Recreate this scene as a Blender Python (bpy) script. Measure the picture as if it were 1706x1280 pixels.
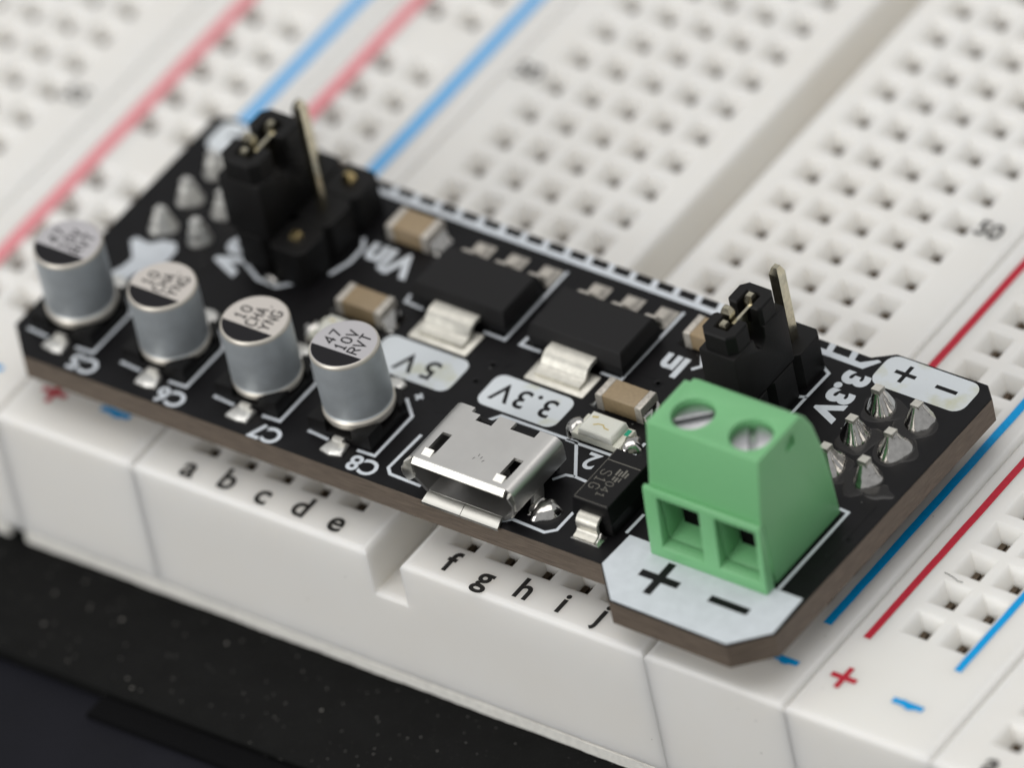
# Macro photograph: black breadboard power-supply board plugged into a white solderless breadboard.
# 1 Blender unit = 1 millimetre.
import bpy, bmesh, math, random
from mathutils import Vector, Matrix

for o in list(bpy.data.objects):
    bpy.data.objects.remove(o)
scene = bpy.context.scene
COL = scene.collection
scene.unit_settings.system = 'METRIC'
scene.unit_settings.scale_length = 0.001
random.seed(7)

# ------------------------------------------------------------------ camera
CAM = Vector((406.06039, -396.01980, 499.01738))
RX = Vector((0.80275284, 0.57288847, -0.16548920))      # image right
RY = Vector((0.28950551, -0.61704263, -0.73174104))     # image down
RZ = Vector((-0.52131990, 0.53949716, -0.66118710))     # view direction
cam_data = bpy.data.cameras.new('camera')
cam = bpy.data.objects.new('camera', cam_data)
COL.objects.link(cam)
M = Matrix((RX, -RY, -RZ)).transposed().to_4x4()
M.translation = CAM
cam.matrix_world = M
cam_data.sensor_fit = 'HORIZONTAL'
cam_data.sensor_width = 36.0
cam_data.lens = 481.03
cam_data.clip_start = 50.0
cam_data.clip_end = 3000.0
cam_data.dof.use_dof = True
cam_data.dof.focus_distance = (Vector((28.0, 2.0, 5.0)) - CAM).dot(RZ) + 3.4
cam_data.dof.aperture_fstop = 0.481 / 21.0               # 21 mm wide opening
scene.camera = cam

# ------------------------------------------------------------------ world and lamps
world = bpy.data.worlds.new('World')
scene.world = world
world.use_nodes = True
bg = world.node_tree.nodes['Background']
bg.inputs['Color'].default_value = (0.97, 0.985, 1.0, 1)
bg.inputs['Strength'].default_value = 0.43


def area(name, loc, target, sx, sy, power, color):
    d = bpy.data.lights.new(name, 'AREA')
    d.shape = 'RECTANGLE'
    d.size, d.size_y = sx, sy
    d.energy = power
    d.color = color
    o = bpy.data.objects.new(name, d)
    COL.objects.link(o)
    o.location = loc
    o.rotation_euler = (Vector(target) - Vector(loc)).to_track_quat('-Z', 'Y').to_euler()
    return o


area('overhead_lamp', (-40, 50, 620), (10, 10, 0), 640, 640, 2.05e6, (1.0, 0.975, 0.945))  # broad soft key lamp above the board
area('front_lamp', (-150, -600, 250), (10, 0, 0), 380, 380, 2.2e6, (1.0, 0.99, 0.97))

scene.view_settings.view_transform = 'Standard'
scene.view_settings.look = 'None'
scene.view_settings.exposure = 0.0
scene.view_settings.gamma = 1.0
scene.render.engine = 'CYCLES'
scene.cycles.max_bounces = 10
scene.cycles.diffuse_bounces = 8
scene.cycles.glossy_bounces = 4
scene.cycles.transmission_bounces = 2
scene.cycles.sample_clamp_indirect = 6.0

# ------------------------------------------------------------------ materials
MATS = {}


def mat(name, color, rough=0.5, metal=0.0, sss=0.0, spec=0.5, noise=None, bump=None, coat=0.0, trans=0.0, emit=None):
    """Principled material; noise=(scale, amount[, color2]) colour mottling; bump=(scale, strength)."""
    m = bpy.data.materials.new(name)
    m.use_nodes = True
    nt = m.node_tree
    b = nt.nodes['Principled BSDF']
    b.inputs['Base Color'].default_value = (*color, 1)
    b.inputs['Roughness'].default_value = rough
    b.inputs['Metallic'].default_value = metal
    b.inputs['Specular IOR Level'].default_value = spec
    b.inputs['Coat Weight'].default_value = coat
    b.inputs['Transmission Weight'].default_value = trans
    if sss:
        b.inputs['Subsurface Weight'].default_value = sss
        b.inputs['Subsurface Radius'].default_value = (1.0, 0.97, 0.92)
        b.inputs['Subsurface Scale'].default_value = 1.8
    tc = nt.nodes.new('ShaderNodeTexCoord')
    if noise:
        n = nt.nodes.new('ShaderNodeTexNoise')
        n.inputs['Scale'].default_value = noise[0]
        n.inputs['Detail'].default_value = 4
        nt.links.new(tc.outputs['Object'], n.inputs['Vector'])
        r = nt.nodes.new('ShaderNodeValToRGB')
        c2 = noise[2] if len(noise) > 2 else tuple(max(0, c * (1 - noise[1])) for c in color)
        r.color_ramp.elements[0].position = 0.35
        r.color_ramp.elements[1].position = 0.65
        r.color_ramp.elements[0].color = (*c2, 1)
        r.color_ramp.elements[1].color = (*color, 1)
        nt.links.new(n.outputs['Fac'], r.inputs['Fac'])
        nt.links.new(r.outputs['Color'], b.inputs['Base Color'])
    if bump:
        n2 = nt.nodes.new('ShaderNodeTexNoise')
        n2.inputs['Scale'].default_value = bump[0]
        n2.inputs['Detail'].default_value = 5
        nt.links.new(tc.outputs['Object'], n2.inputs['Vector'])
        bp = nt.nodes.new('ShaderNodeBump')
        bp.inputs['Strength'].default_value = bump[1]
        bp.inputs['Distance'].default_value = 0.1
        nt.links.new(n2.outputs['Fac'], bp.inputs['Height'])
        nt.links.new(bp.outputs['Normal'], b.inputs['Normal'])
    MATS[name] = m
    return m


def add_specks(m, scale, size, density, color, amount=0.8):
    """Scatter dust specks over a material: Voronoi cells, only some of which carry a speck."""
    nt = m.node_tree
    b = nt.nodes['Principled BSDF']
    tc = nt.nodes.new('ShaderNodeTexCoord')
    nz = nt.nodes.new('ShaderNodeTexNoise')
    nz.inputs['Scale'].default_value = scale * 1.7
    va = nt.nodes.new('ShaderNodeVectorMath')
    va.operation = 'MULTIPLY_ADD'
    va.inputs[1].default_value = (0.35 / scale,) * 3
    nt.links.new(tc.outputs['Object'], nz.inputs['Vector'])
    nt.links.new(nz.outputs['Color'], va.inputs[0])
    nt.links.new(tc.outputs['Object'], va.inputs[2])
    v = nt.nodes.new('ShaderNodeTexVoronoi')
    v.inputs['Scale'].default_value = scale
    nt.links.new(va.outputs['Vector'], v.inputs['Vector'])
    lt = nt.nodes.new('ShaderNodeMapRange')
    lt.inputs['From Min'].default_value = size
    lt.inputs['From Max'].default_value = size * 0.5
    nt.links.new(v.outputs['Distance'], lt.inputs['Value'])
    sep = nt.nodes.new('ShaderNodeSeparateColor')
    nt.links.new(v.outputs['Color'], sep.inputs['Color'])
    ms = nt.nodes.new('ShaderNodeMath')
    ms.operation = 'LESS_THAN'
    ms.inputs[1].default_value = density
    nt.links.new(sep.outputs['Red'], ms.inputs[0])
    mu = nt.nodes.new('ShaderNodeMath')
    mu.operation = 'MULTIPLY'
    nt.links.new(lt.outputs['Result'], mu.inputs[0])
    nt.links.new(ms.outputs['Value'], mu.inputs[1])
    mu2 = nt.nodes.new('ShaderNodeMath')
    mu2.operation = 'MULTIPLY'
    mu2.inputs[1].default_value = amount
    nt.links.new(mu.outputs['Value'], mu2.inputs[0])
    mix = nt.nodes.new('ShaderNodeMix')
    mix.data_type = 'RGBA'
    src = b.inputs['Base Color']
    if src.is_linked:
        nt.links.new(src.links[0].from_socket, mix.inputs['A'])
    else:
        mix.inputs['A'].default_value = src.default_value
    mix.inputs['B'].default_value = (*color, 1)
    nt.links.new(mu2.outputs['Value'], mix.inputs['Factor'])
    nt.links.new(mix.outputs['Result'], src)


mat('white_plastic', (0.835, 0.822, 0.79), rough=0.38, sss=0.8, noise=(0.12, 0.05, (0.82, 0.80, 0.76)), bump=(3.0, 0.03))
add_specks(MATS['white_plastic'], 0.9, 0.055, 0.25, (0.16, 0.14, 0.12), 0.7)
mat('foam', (0.80, 0.785, 0.735), rough=0.9, noise=(2.5, 0.12), bump=(4.0, 0.2))
mat('contact', (0.13, 0.095, 0.065), rough=0.4, metal=0.7, noise=(3.0, 0.5))
mat('ink_black', (0.012, 0.011, 0.010), rough=0.55)
mat('ink_red', (0.52, 0.022, 0.045), rough=0.5, spec=0.25, noise=(4.0, 0.15))
mat('ink_red_pale', (0.77, 0.28, 0.31), rough=0.5, spec=0.2)
mat('ink_blue_pale', (0.16, 0.45, 0.80), rough=0.5, spec=0.2)
mat('ink_blue', (0.0, 0.35, 0.78), rough=0.5, spec=0.2, noise=(4.0, 0.12))
mat('mask', (0.0060, 0.0056, 0.0066), rough=0.40, spec=0.20, noise=(0.8, 0.3), bump=(7.0, 0.05))
add_specks(MATS['mask'], 1.6, 0.06, 0.16, (0.5, 0.5, 0.48), 0.8)
mat('silk', (0.66, 0.70, 0.745), rough=0.5, noise=(1.3, 0.08), bump=(6.0, 0.15))
mat('silk_stained', (0.66, 0.70, 0.73), rough=0.4, noise=(0.5, 0.2, (0.56, 0.57, 0.44)), bump=(6.0, 0.15))
mat('laminate', (0.155, 0.118, 0.086), rough=0.62, noise=(1.5, 0.3), bump=(9.0, 0.25))
mat('aluminium', (0.54, 0.58, 0.605), rough=0.52, metal=0.65, noise=(1.2, 0.08), bump=(14.0, 0.04))
mat('aluminium_lip', (0.66, 0.62, 0.55), rough=0.42, metal=0.6)
mat('cap_top_cool', (0.50, 0.485, 0.50), rough=0.5, metal=0.25)
mat('cap_top_warm', (0.60, 0.56, 0.52), rough=0.5, metal=0.25)
mat('cap_print', (0.010, 0.009, 0.011), rough=0.5, spec=0.2)
mat('black_plastic', (0.0065, 0.0062, 0.0062), rough=0.50, spec=0.22, bump=(6.0, 0.12))
mat('chip_epoxy', (0.0105, 0.0100, 0.0105), rough=0.6, spec=0.25, bump=(16.0, 0.18))
mat('diode_epoxy', (0.0055, 0.0052, 0.0055), rough=0.42, spec=0.2, bump=(16.0, 0.06))
mat('laser_mark', (0.16, 0.15, 0.13), rough=0.6)
mat('tin', (0.74, 0.72, 0.65), rough=0.45, metal=0.8, noise=(2.5, 0.14), bump=(5.0, 0.12))
mat('tin_matte', (0.62, 0.58, 0.52), rough=0.5, metal=0.55, noise=(4.0, 0.25), bump=(9.0, 0.4))
mat('solder', (0.66, 0.64, 0.61), rough=0.10, metal=1.0, noise=(3.0, 0.2), bump=(2.2, 0.18))
mat('solder_dull', (0.86, 0.85, 0.81), rough=0.3, metal=0.65, noise=(3.0, 0.2))
mat('flux', (0.016, 0.0145, 0.014), rough=0.22, spec=0.4)
mat('steel', (0.62, 0.61, 0.59), rough=0.42, metal=1.0, noise=(0.7, 0.05), bump=(18.0, 0.03))
mat('steel_lit_edge', (0.80, 0.79, 0.74), rough=0.33, metal=1.0)  # paler steel; reflected light on lips and tabs is put into the colour
mat('gold', (0.66, 0.52, 0.26), rough=0.24, metal=1.0, noise=(4.0, 0.2))
mat('pin_metal', (0.80, 0.74, 0.57), rough=0.2, metal=1.0, noise=(3.0, 0.25))
mat('ceramic', (0.33, 0.245, 0.145), rough=0.42, noise=(5.0, 0.12), bump=(10.0, 0.05))
mat('led_body', (0.80, 0.79, 0.66), rough=0.28, sss=0.3, noise=(2.0, 0.12))
mat('led_lens', (0.88, 0.87, 0.74), rough=0.10, sss=0.6, coat=0.6)
mat('led_trace', (0.62, 0.50, 0.22), rough=0.35, metal=0.2)
mat('led_green', (0.0, 0.33, 0.19), rough=0.4)
mat('green_plastic', (0.185, 0.48, 0.215), rough=0.42, sss=0.12, noise=(9.0, 0.05), bump=(7.0, 0.10))
mat('screw', (0.52, 0.52, 0.535), rough=0.34, metal=1.0, noise=(2.0, 0.15), bump=(6.0, 0.15))
mat('cavity_shade', (0.004, 0.0045, 0.004), rough=0.9, spec=0.02)
mat('plate_black', (0.0045, 0.0047, 0.0045), rough=0.65, spec=0.12, noise=(0.6, 0.35), bump=(5.0, 0.25))
add_specks(MATS['plate_black'], 0.75, 0.08, 0.6, (0.42, 0.40, 0.37), 0.5)
add_specks(MATS['plate_black'], 1.9, 0.13, 0.55, (0.25, 0.24, 0.225), 0.5)
add_specks(MATS['plate_black'], 4.2, 0.16, 0.4, (0.08, 0.078, 0.07), 0.35)
mat('strip_black', (0.005, 0.005, 0.0055), rough=0.9, spec=0.05)
mat('table', (0.0080, 0.0082, 0.0125), rough=0.6, spec=0.12, noise=(0.2, 0.2))
add_specks(MATS['table'], 0.12, 0.06, 0.3, (0.35, 0.32, 0.32), 0.6)

for _e, _p in zip([n for n in MATS['silk_stained'].node_tree.nodes if n.type == 'VALTORGB'][0].color_ramp.elements, (0.28, 0.47)):
    _e.position = _p

# laminate: fine horizontal glass-weave lines on the cut edge
_nt = MATS['laminate'].node_tree
_b = _nt.nodes['Principled BSDF']
_tc = _nt.nodes.new('ShaderNodeTexCoord')
_mp = _nt.nodes.new('ShaderNodeMapping')
_mp.inputs['Scale'].default_value = (0.6, 0.6, 16.0)
_n = _nt.nodes.new('ShaderNodeTexNoise')
_n.inputs['Scale'].default_value = 1.6
_n.inputs['Detail'].default_value = 6
_r = _nt.nodes.new('ShaderNodeValToRGB')
_r.color_ramp.elements[0].position = 0.3
_r.color_ramp.elements[1].position = 0.72
_r.color_ramp.elements[0].color = (0.080, 0.062, 0.047, 1)
_r.color_ramp.elements[1].color = (0.205, 0.160, 0.122, 1)
_nt.links.new(_tc.outputs['Object'], _mp.inputs['Vector'])
_nt.links.new(_mp.outputs['Vector'], _n.inputs['Vector'])
_nt.links.new(_n.outputs['Fac'], _r.inputs['Fac'])
_nt.links.new(_r.outputs['Color'], _b.inputs['Base Color'])


# ------------------------------------------------------------------ mesh helpers
class MB:
    """Collects vertices and faces of ONE mesh."""

    def __init__(self):
        self.v, self.f, self.m = [], [], []
        self._d = {}

    def vert(self, p):
        self.v.append(tuple(p))
        return len(self.v) - 1

    def sv(self, p):                       # shared vertex
        k = (round(p[0], 4), round(p[1], 4), round(p[2], 4))
        if k not in self._d:
            self._d[k] = self.vert(p)
        return self._d[k]

    def face(self, idx, mi=0):
        self.f.append(tuple(idx))
        self.m.append(mi)

    def quad(self, a, b, c, d, mi=0, shared=False):
        g = self.sv if shared else self.vert
        self.face([g(a), g(b), g(c), g(d)], mi)

    def loft(self, rings, close_top=True, close_bottom=True, mi=0, mtop=None, mbot=None, closed=True):
        idx = [[self.vert(p) for p in r] for r in rings]
        n = len(rings[0])
        for a, b in zip(idx[:-1], idx[1:]):
            for i in range(n if closed else n - 1):
                j = (i + 1) % n
                self.face([a[i], a[j], b[j], b[i]], mi)
        if close_bottom:
            self.face(list(reversed(idx[0])), mi if mbot is None else mbot)
        if close_top:
            self.face(idx[-1], mi if mtop is None else mtop)

    def prism(self, poly, z0, z1, mi=0, mtop=None, inset=0.0):
        """poly CCW seen from above."""
        top = poly if not inset else inset_poly(poly, inset)
        self.loft([[(x, y, z0) for x, y in poly], [(x, y, z1) for x, y in top]], mi=mi, mtop=mtop)

    def rprism(self, poly, z0, z1, r=0.1, steps=2, mi=0):
        rings = [[(x, y, z0) for x, y in poly], [(x, y, z1 - r) for x, y in poly]]
        for k in range(1, steps + 1):
            a = k / steps * math.pi / 2
            ip = inset_poly(poly, r * (1 - math.cos(a)))
            rings.append([(x, y, z1 - r + r * math.sin(a)) for x, y in ip])
        self.loft(rings, mi=mi)

    def box(self, x0, x1, y0, y1, z0, z1, mi=0):
        self.prism([(x0, y0), (x1, y0), (x1, y1), (x0, y1)], z0, z1, mi)

    def rbox(self, x0, x1, y0, y1, z0, z1, r=0.1, steps=2, mi=0):
        self.rprism([(x0, y0), (x1, y0), (x1, y1), (x0, y1)], z0, z1, r, steps, mi)

    def lathe(self, prof, cx, cy, z0=0.0, n=40, mi=0, mats=None, jitter=None):
        """prof: (r, z) from bottom to top."""
        rings = []
        for k, (r, z) in enumerate(prof):
            ring = []
            for i in range(n):
                a = 2 * math.pi * i / n
                rr = r * (1 + (jitter(a, k) if jitter else 0))
                ring.append((cx + rr * math.cos(a), cy + rr * math.sin(a), z0 + z))
            rings.append(ring)
        idx = [[self.vert(p) for p in r] for r in rings]
        for k, (a, b) in enumerate(zip(idx[:-1], idx[1:])):
            mm = mats[k] if mats else mi
            for i in range(n):
                j = (i + 1) % n
                self.face([a[i], a[j], b[j], b[i]], mm)
        self.face(list(reversed(idx[0])), mats[0] if mats else mi)
        self.face(idx[-1], mats[-1] if mats else mi)

    def sweep_strip(self, prof, w0, w1, thick, axis='x', mi=0):
        """A bent metal strip: prof is a list of (u, z) along its length, it is w0..w1 wide across."""
        n = len(prof)
        nor = []
        for i in range(n):
            a = Vector(prof[max(i - 1, 0)])
            b = Vector(prof[min(i + 1, n - 1)])
            t = (b - a).normalized()
            nor.append(Vector((-t.y, t.x)))
        rings = []
        for (u, z), nn in zip(prof, nor):
            lo = (u, z)
            hi = (u + nn.x * thick, z + nn.y * thick)
            if axis == 'x':
                rings.append([(w0, lo[0], lo[1]), (w1, lo[0], lo[1]), (w1, hi[0], hi[1]), (w0, hi[0], hi[1])])
            else:
                rings.append([(lo[0], w0, lo[1]), (lo[0], w1, lo[1]), (hi[0], w1, hi[1]), (hi[0], w0, hi[1])])
        self.loft(rings, mi=mi)

    def ribbon(self, pts, w, z0, z1, closed=False, mi=0):
        """Flat printed line of width w with mitred joints."""
        n = len(pts)
        L, Rr = [], []
        for i in range(n):
            p = Vector(pts[i])
            if closed or 0 < i < n - 1:
                a = (p - Vector(pts[(i - 1) % n])).normalized()
                b = (Vector(pts[(i + 1) % n]) - p).normalized()
            elif i == 0:
                a = b = (Vector(pts[1]) - p).normalized()
            else:
                a = b = (p - Vector(pts[i - 1])).normalized()
            na, nb = Vector((-a.y, a.x)), Vector((-b.y, b.x))
            m = na + nb
            if m.length < 1e-6:
                m = na
            m.normalize()
            s = (w / 2) / max(0.35, m.dot(na))
            L.append(p + m * s)
            Rr.append(p - m * s)
        rings = [[(r.x, r.y, z0), (r.x, r.y, z1), (l.x, l.y, z1), (l.x, l.y, z0)] for l, r in zip(L, Rr)]
        if closed:
            idx = [[self.vert(p) for p in r] for r in rings]
            for i in range(n):
                a, b = idx[i], idx[(i + 1) % n]
                for k in range(4):
                    self.face([a[k], b[k], b[(k + 1) % 4], a[(k + 1) % 4]], mi)
        else:
            self.loft(rings, mi=mi)

    def mesh(self, name, mats, smooth=None):
        me = bpy.data.meshes.new(name)
        me.from_pydata(self.v, [], self.f)
        for m in (mats if isinstance(mats, (list, tuple)) else [mats]):
            me.materials.append(MATS[m])
        me.polygons.foreach_set('material_index', self.m)
        bm = bmesh.new()
        bm.from_mesh(me)
        bmesh.ops.recalc_face_normals(bm, faces=bm.faces)
        bm.to_mesh(me)
        bm.free()
        if smooth:
            me.shade_smooth()
            me.set_sharp_from_angle(angle=math.radians(smooth))
        me.update()
        return me

    def build(self, name, mats, parent=None, smooth=None, kind=None):
        return link(name, self.mesh(name, mats, smooth), parent, kind)


def link(name, me, parent=None, kind=None, loc=None, rotz=None):
    o = bpy.data.objects.new(name, me)
    COL.objects.link(o)
    if parent:
        o.parent = parent
    if kind:
        o['kind'] = kind
    if loc is not None:
        o.location = loc
    if rotz is not None:
        o.rotation_euler = (0, 0, rotz)
    return o


def thing(name, label, cat, group=None, loc=(0, 0, 0)):
    o = bpy.data.objects.new(name, None)
    COL.objects.link(o)
    o.empty_display_size = 2
    o.location = loc
    o['label'], o['category'] = label, cat
    if group:
        o['group'] = group
    return o


def inset_poly(poly, d):
    n = len(poly)
    out = []
    for i in range(n):
        p = Vector(poly[i])
        a = (p - Vector(poly[i - 1])).normalized()
        b = (Vector(poly[(i + 1) % n]) - p).normalized()
        na, nb = Vector((-a.y, a.x)), Vector((-b.y, b.x))
        m = (na + nb)
        m.normalize()
        out.append(tuple(p + m * (d / max(0.3, m.dot(na)))))
    return out


def rrect(x0, x1, y0, y1, r, n=5):
    pts = []
    for cx, cy, a0 in ((x1 - r, y0 + r, -90), (x1 - r, y1 - r, 0), (x0 + r, y1 - r, 90), (x0 + r, y0 + r, 180)):
        for k in range(n + 1):
            a = math.radians(a0 + 90 * k / n)
            pts.append((cx + r * math.cos(a), cy + r * math.sin(a)))
    return pts


_text_cache = {}


def text_mesh(s, size, material, bold=0.0, depth=0.012, align='CENTER', spacing=1.0):
    key = (s, size, material, bold, depth, align, spacing)
    if key in _text_cache:
        return _text_cache[key]
    cu = bpy.data.curves.new('lettering', 'FONT')
    cu.body = s
    cu.size = size
    cu.offset = bold
    cu.extrude = depth / 2
    cu.resolution_u = 4
    cu.align_x = align
    cu.align_y = 'CENTER'
    cu.space_character = spacing
    o = bpy.data.objects.new('lettering', cu)
    COL.objects.link(o)
    bpy.context.view_layer.update()
    dg = bpy.context.evaluated_depsgraph_get()
    me = bpy.data.meshes.new_from_object(o.evaluated_get(dg))
    bpy.data.objects.remove(o)
    bpy.data.curves.remove(cu)
    me.name = 'lettering'
    me.materials.clear()
    me.materials.append(MATS[material])
    _text_cache[key] = me
    return me


def text(name, s, x, y, z, size, material, parent, rot=0, bold=0.0, align='CENTER', depth=0.012, spacing=1.0):
    return link(name, text_mesh(s, size, material, bold, depth, align, spacing), parent, loc=(x, y, z), rotz=math.radians(rot))


GLYPH = {
    '0': [[(2, 6), (0.9, 5.5), (0.3, 4.2), (0.3, 1.8), (0.9, 0.5), (2, 0), (3.1, 0.5), (3.7, 1.8), (3.7, 4.2), (3.1, 5.5), (2, 6)]],
    '1': [[(0.8, 4.7), (2, 6), (2, 0)], [(0.7, 0), (3.3, 0)]], '4': [[(3, 0), (3, 6), (0.1, 1.9), (4, 1.9)]], '7': [[(0.2, 6), (3.9, 6), (1.5, 0)]],
    'V': [[(0, 6), (2, 0), (4, 6)]], 'T': [[(0, 6), (4, 6)], [(2, 6), (2, 0)]], 'H': [[(0.2, 0), (0.2, 6)], [(3.8, 0), (3.8, 6)], [(0.2, 3), (3.8, 3)]],
    'R': [[(0.2, 0), (0.2, 6), (2.6, 6), (3.7, 5.4), (3.7, 3.8), (2.6, 3.1), (0.2, 3.1)], [(2.1, 3.1), (4, 0)]],
    'S': [[(3.8, 5.1), (2.8, 6), (1.2, 6), (0.2, 5.2), (0.2, 4.0), (1.2, 3.2), (2.8, 2.8), (3.8, 2.0), (3.8, 0.8), (2.8, 0), (1.2, 0), (0.1, 0.9)]],
    'C': [[(3.8, 5.0), (2.8, 6), (1.2, 6), (0.2, 4.8), (0.2, 1.2), (1.2, 0), (2.8, 0), (3.8, 1.0)]],
    'G': [[(3.8, 5.0), (2.8, 6), (1.2, 6), (0.2, 4.8), (0.2, 1.2), (1.2, 0), (2.8, 0), (3.8, 1.0), (3.8, 2.8), (2.2, 2.8)]],
    'A': [[(0, 0), (2, 6), (4, 0)], [(0.8, 2.1), (3.2, 2.1)]], 'Y': [[(0, 6), (2, 3), (4, 6)], [(2, 3), (2, 0)]],
    'N': [[(0.2, 0), (0.2, 6), (3.8, 0), (3.8, 6)]], '.': [[(1.6, 0.0), (1.6, 0.7)]]}


def stroke_text(name, s, x, y, z, height, width, stroke, material, parent, rot=90, pitch=5.4):
    """Plain printed lettering drawn with pen strokes; starts at (x, y) and is centred across the line."""
    m = MB()
    k = 0
    for i, ch in enumerate(s):
        for st in GLYPH[ch]:
            pts = [(((i * pitch) + a) * width / 4.0, (b / 6.0 - 0.5) * height) for a, b in st]
            m.ribbon(pts, stroke, 0.0006 * k, 0.006 + 0.0006 * k)
            k += 1
    o = m.build(name, material, parent)
    o.location = (x, y, z)
    o.rotation_euler = (0, 0, math.radians(rot))
    return o


def baked(mb_or_me, mats, cutters, bevel=0.0, segs=2, name='part', smooth=35):
    """Boolean-cut a mesh by cutter meshes, bevel it and return the finished mesh."""
    me = mb_or_me.mesh(name, mats) if isinstance(mb_or_me, MB) else mb_or_me
    o = bpy.data.objects.new(name, me)
    COL.objects.link(o)
    tmp = []
    for c in cutters:
        co = bpy.data.objects.new('cutter', c.mesh('cutter', mats))
        COL.objects.link(co)
        tmp.append(co)
        md = o.modifiers.new('cut', 'BOOLEAN')
        md.operation = 'DIFFERENCE'
        md.solver = 'EXACT'
        md.object = co
    if bevel:
        b = o.modifiers.new('bevel', 'BEVEL')
        b.width = bevel
        b.segments = segs
        b.limit_method = 'ANGLE'
        b.angle_limit = math.radians(32)
    bpy.context.view_layer.update()
    dg = bpy.context.evaluated_depsgraph_get()
    out = bpy.data.meshes.new_from_object(o.evaluated_get(dg))
    for t in tmp + [o]:
        bpy.data.objects.remove(t)
    out.name = name
    out.shade_smooth()
    out.set_sharp_from_angle(angle=math.radians(smooth))
    return out


P = 2.54
T = 3.8            # top of the circuit board
ZB = -8.9          # underside of the breadboard strips
YF, YE = -3.5, 161.5


# ------------------------------------------------------------------ setting
mb = MB()
mb.box(-500, 600, -500, 700, -12.5, -10.6)
tb = mb.build('tabletop', 'table', kind='structure')
tb['label'] = 'dark blue-grey tabletop under the black plate'
tb['category'] = 'table'

mb = MB()
mb.rbox(-150, 210, -11.25, 172, -10.55, -9.75, 0.3, 3)
plate = thing('base_plate', 'dusty black mounting plate under the white breadboard strips', 'plate')
mb.build('plate_sheet', 'plate_black', plate, smooth=40)
mb = MB()
mb.rbox(-1.7, 60.0, -12.9, -11.2, -10.58, -10.15, 0.3, 4)  # dark matte strip added for the dark band along the plate edge
mb.build('dark_edge_strip', 'strip_black', plate, smooth=40)


# ------------------------------------------------------------------ breadboard strips
def contact_mesh():
    m = MB()
    m.box(-0.50, -0.06, -0.50, 0.50, -1.35, -1.0)
    m.box(0.06, 0.50, -0.50, 0.50, -1.35, -1.0)
    m.box(-0.06, 0.06, -0.50, 0.50, -1.8, -1.5)
    return m.mesh('contact_clip', 'contact')


CONTACT = contact_mesh()


def hole_block(m, x0, x1, y0, y1, zlow, cols, rows, skip=lambda c, r: False, r=0.42, a=1.03, b=0.41):
    """Rounded block from zlow up to z=0 whose top is pierced by funnel-shaped square holes."""
    def rect(d, z):
        return [(x0 + d, y0 + d, z), (x1 - d, y0 + d, z), (x1 - d, y1 - d, z), (x0 + d, y1 - d, z)]
    rings = [rect(0, zlow)]
    for k in range(6):
        t = k / 5 * math.pi / 2
        rings.append(rect(r * (1 - math.cos(t)), -r + r * math.sin(t)))
    m.loft(rings, close_top=False, close_bottom=False)
    xs = [x0 + r] + [q for c in cols for q in (c - a, c + a)] + [x1 - r]
    ys = [y0 + r] + [q for c in rows for q in (c - a, c + a)] + [y1 - r]
    holes = []
    for j in range(len(ys) - 1):
        for i in range(len(xs) - 1):
            X0, X1, Y0, Y1 = xs[i], xs[i + 1], ys[j], ys[j + 1]
            if i % 2 == 1 and j % 2 == 1 and not skip((i - 1) // 2, (j - 1) // 2):
                cx, cy = (X0 + X1) / 2, (Y0 + Y1) / 2
                holes.append((cx, cy))
                rr = [[(X0, Y0, 0), (X1, Y0, 0), (X1, Y1, 0), (X0, Y1, 0)]]
                for h, z in ((a - 0.06, -0.008), (a - 0.12, -0.035), (a - 0.19, -0.095), (a - 0.26, -0.20), (a - 0.36, -0.40), (b + 0.08, -0.70), (b + 0.02, -0.82), (b, -0.87), (b, -2.4)):
                    rr.append([(cx - h, cy - h, z), (cx + h, cy - h, z), (cx + h, cy + h, z), (cx - h, cy + h, z)])
                idx = [[m.sv(p) if k == 0 else m.vert(p) for p in q] for k, q in enumerate(rr)]
                for A, B in zip(idx[:-1], idx[1:]):
                    for k in range(4):
                        m.face([A[k], A[(k + 1) % 4], B[(k + 1) % 4], B[k]])
            else:
                m.quad((X0, Y0, 0), (X1, Y0, 0), (X1, Y1, 0), (X0, Y1, 0), shared=True)
    return holes


def in_view(x, y, margin=40):
    d = Vector((x, y, -1.0)) - CAM
    w = d.dot(RZ)
    u, v = 22795.5 * d.dot(RX) / w + 853, 22795.5 * d.dot(RY) / w + 640
    return -margin < u < 1706 + margin and -margin < v < 1280 + margin


def under_board(x, y):
    return -12.5 < x < 40 and 1.0 < y < 18.0


def add_contacts(parent, holes):
    rest = MB()
    n = 0
    for x, y in holes:
        if in_view(x, y) and not under_board(x, y) and n < 290:
            link('contact_clip', CONTACT, parent, loc=(x, y, 0))
            n += 1
        else:
            rest.box(x - 0.5, x + 0.5, y - 0.5, y + 0.5, -1.35, -1.05)
    if rest.v:
        rest.build('contact_clips', 'contact', parent, kind='stuff')


ROWS = [k * P for k in range(63)]
LET = 'abcdefghij'
COLX = [(i if i < 5 else i + 2) * P for i in range(10)]


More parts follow.
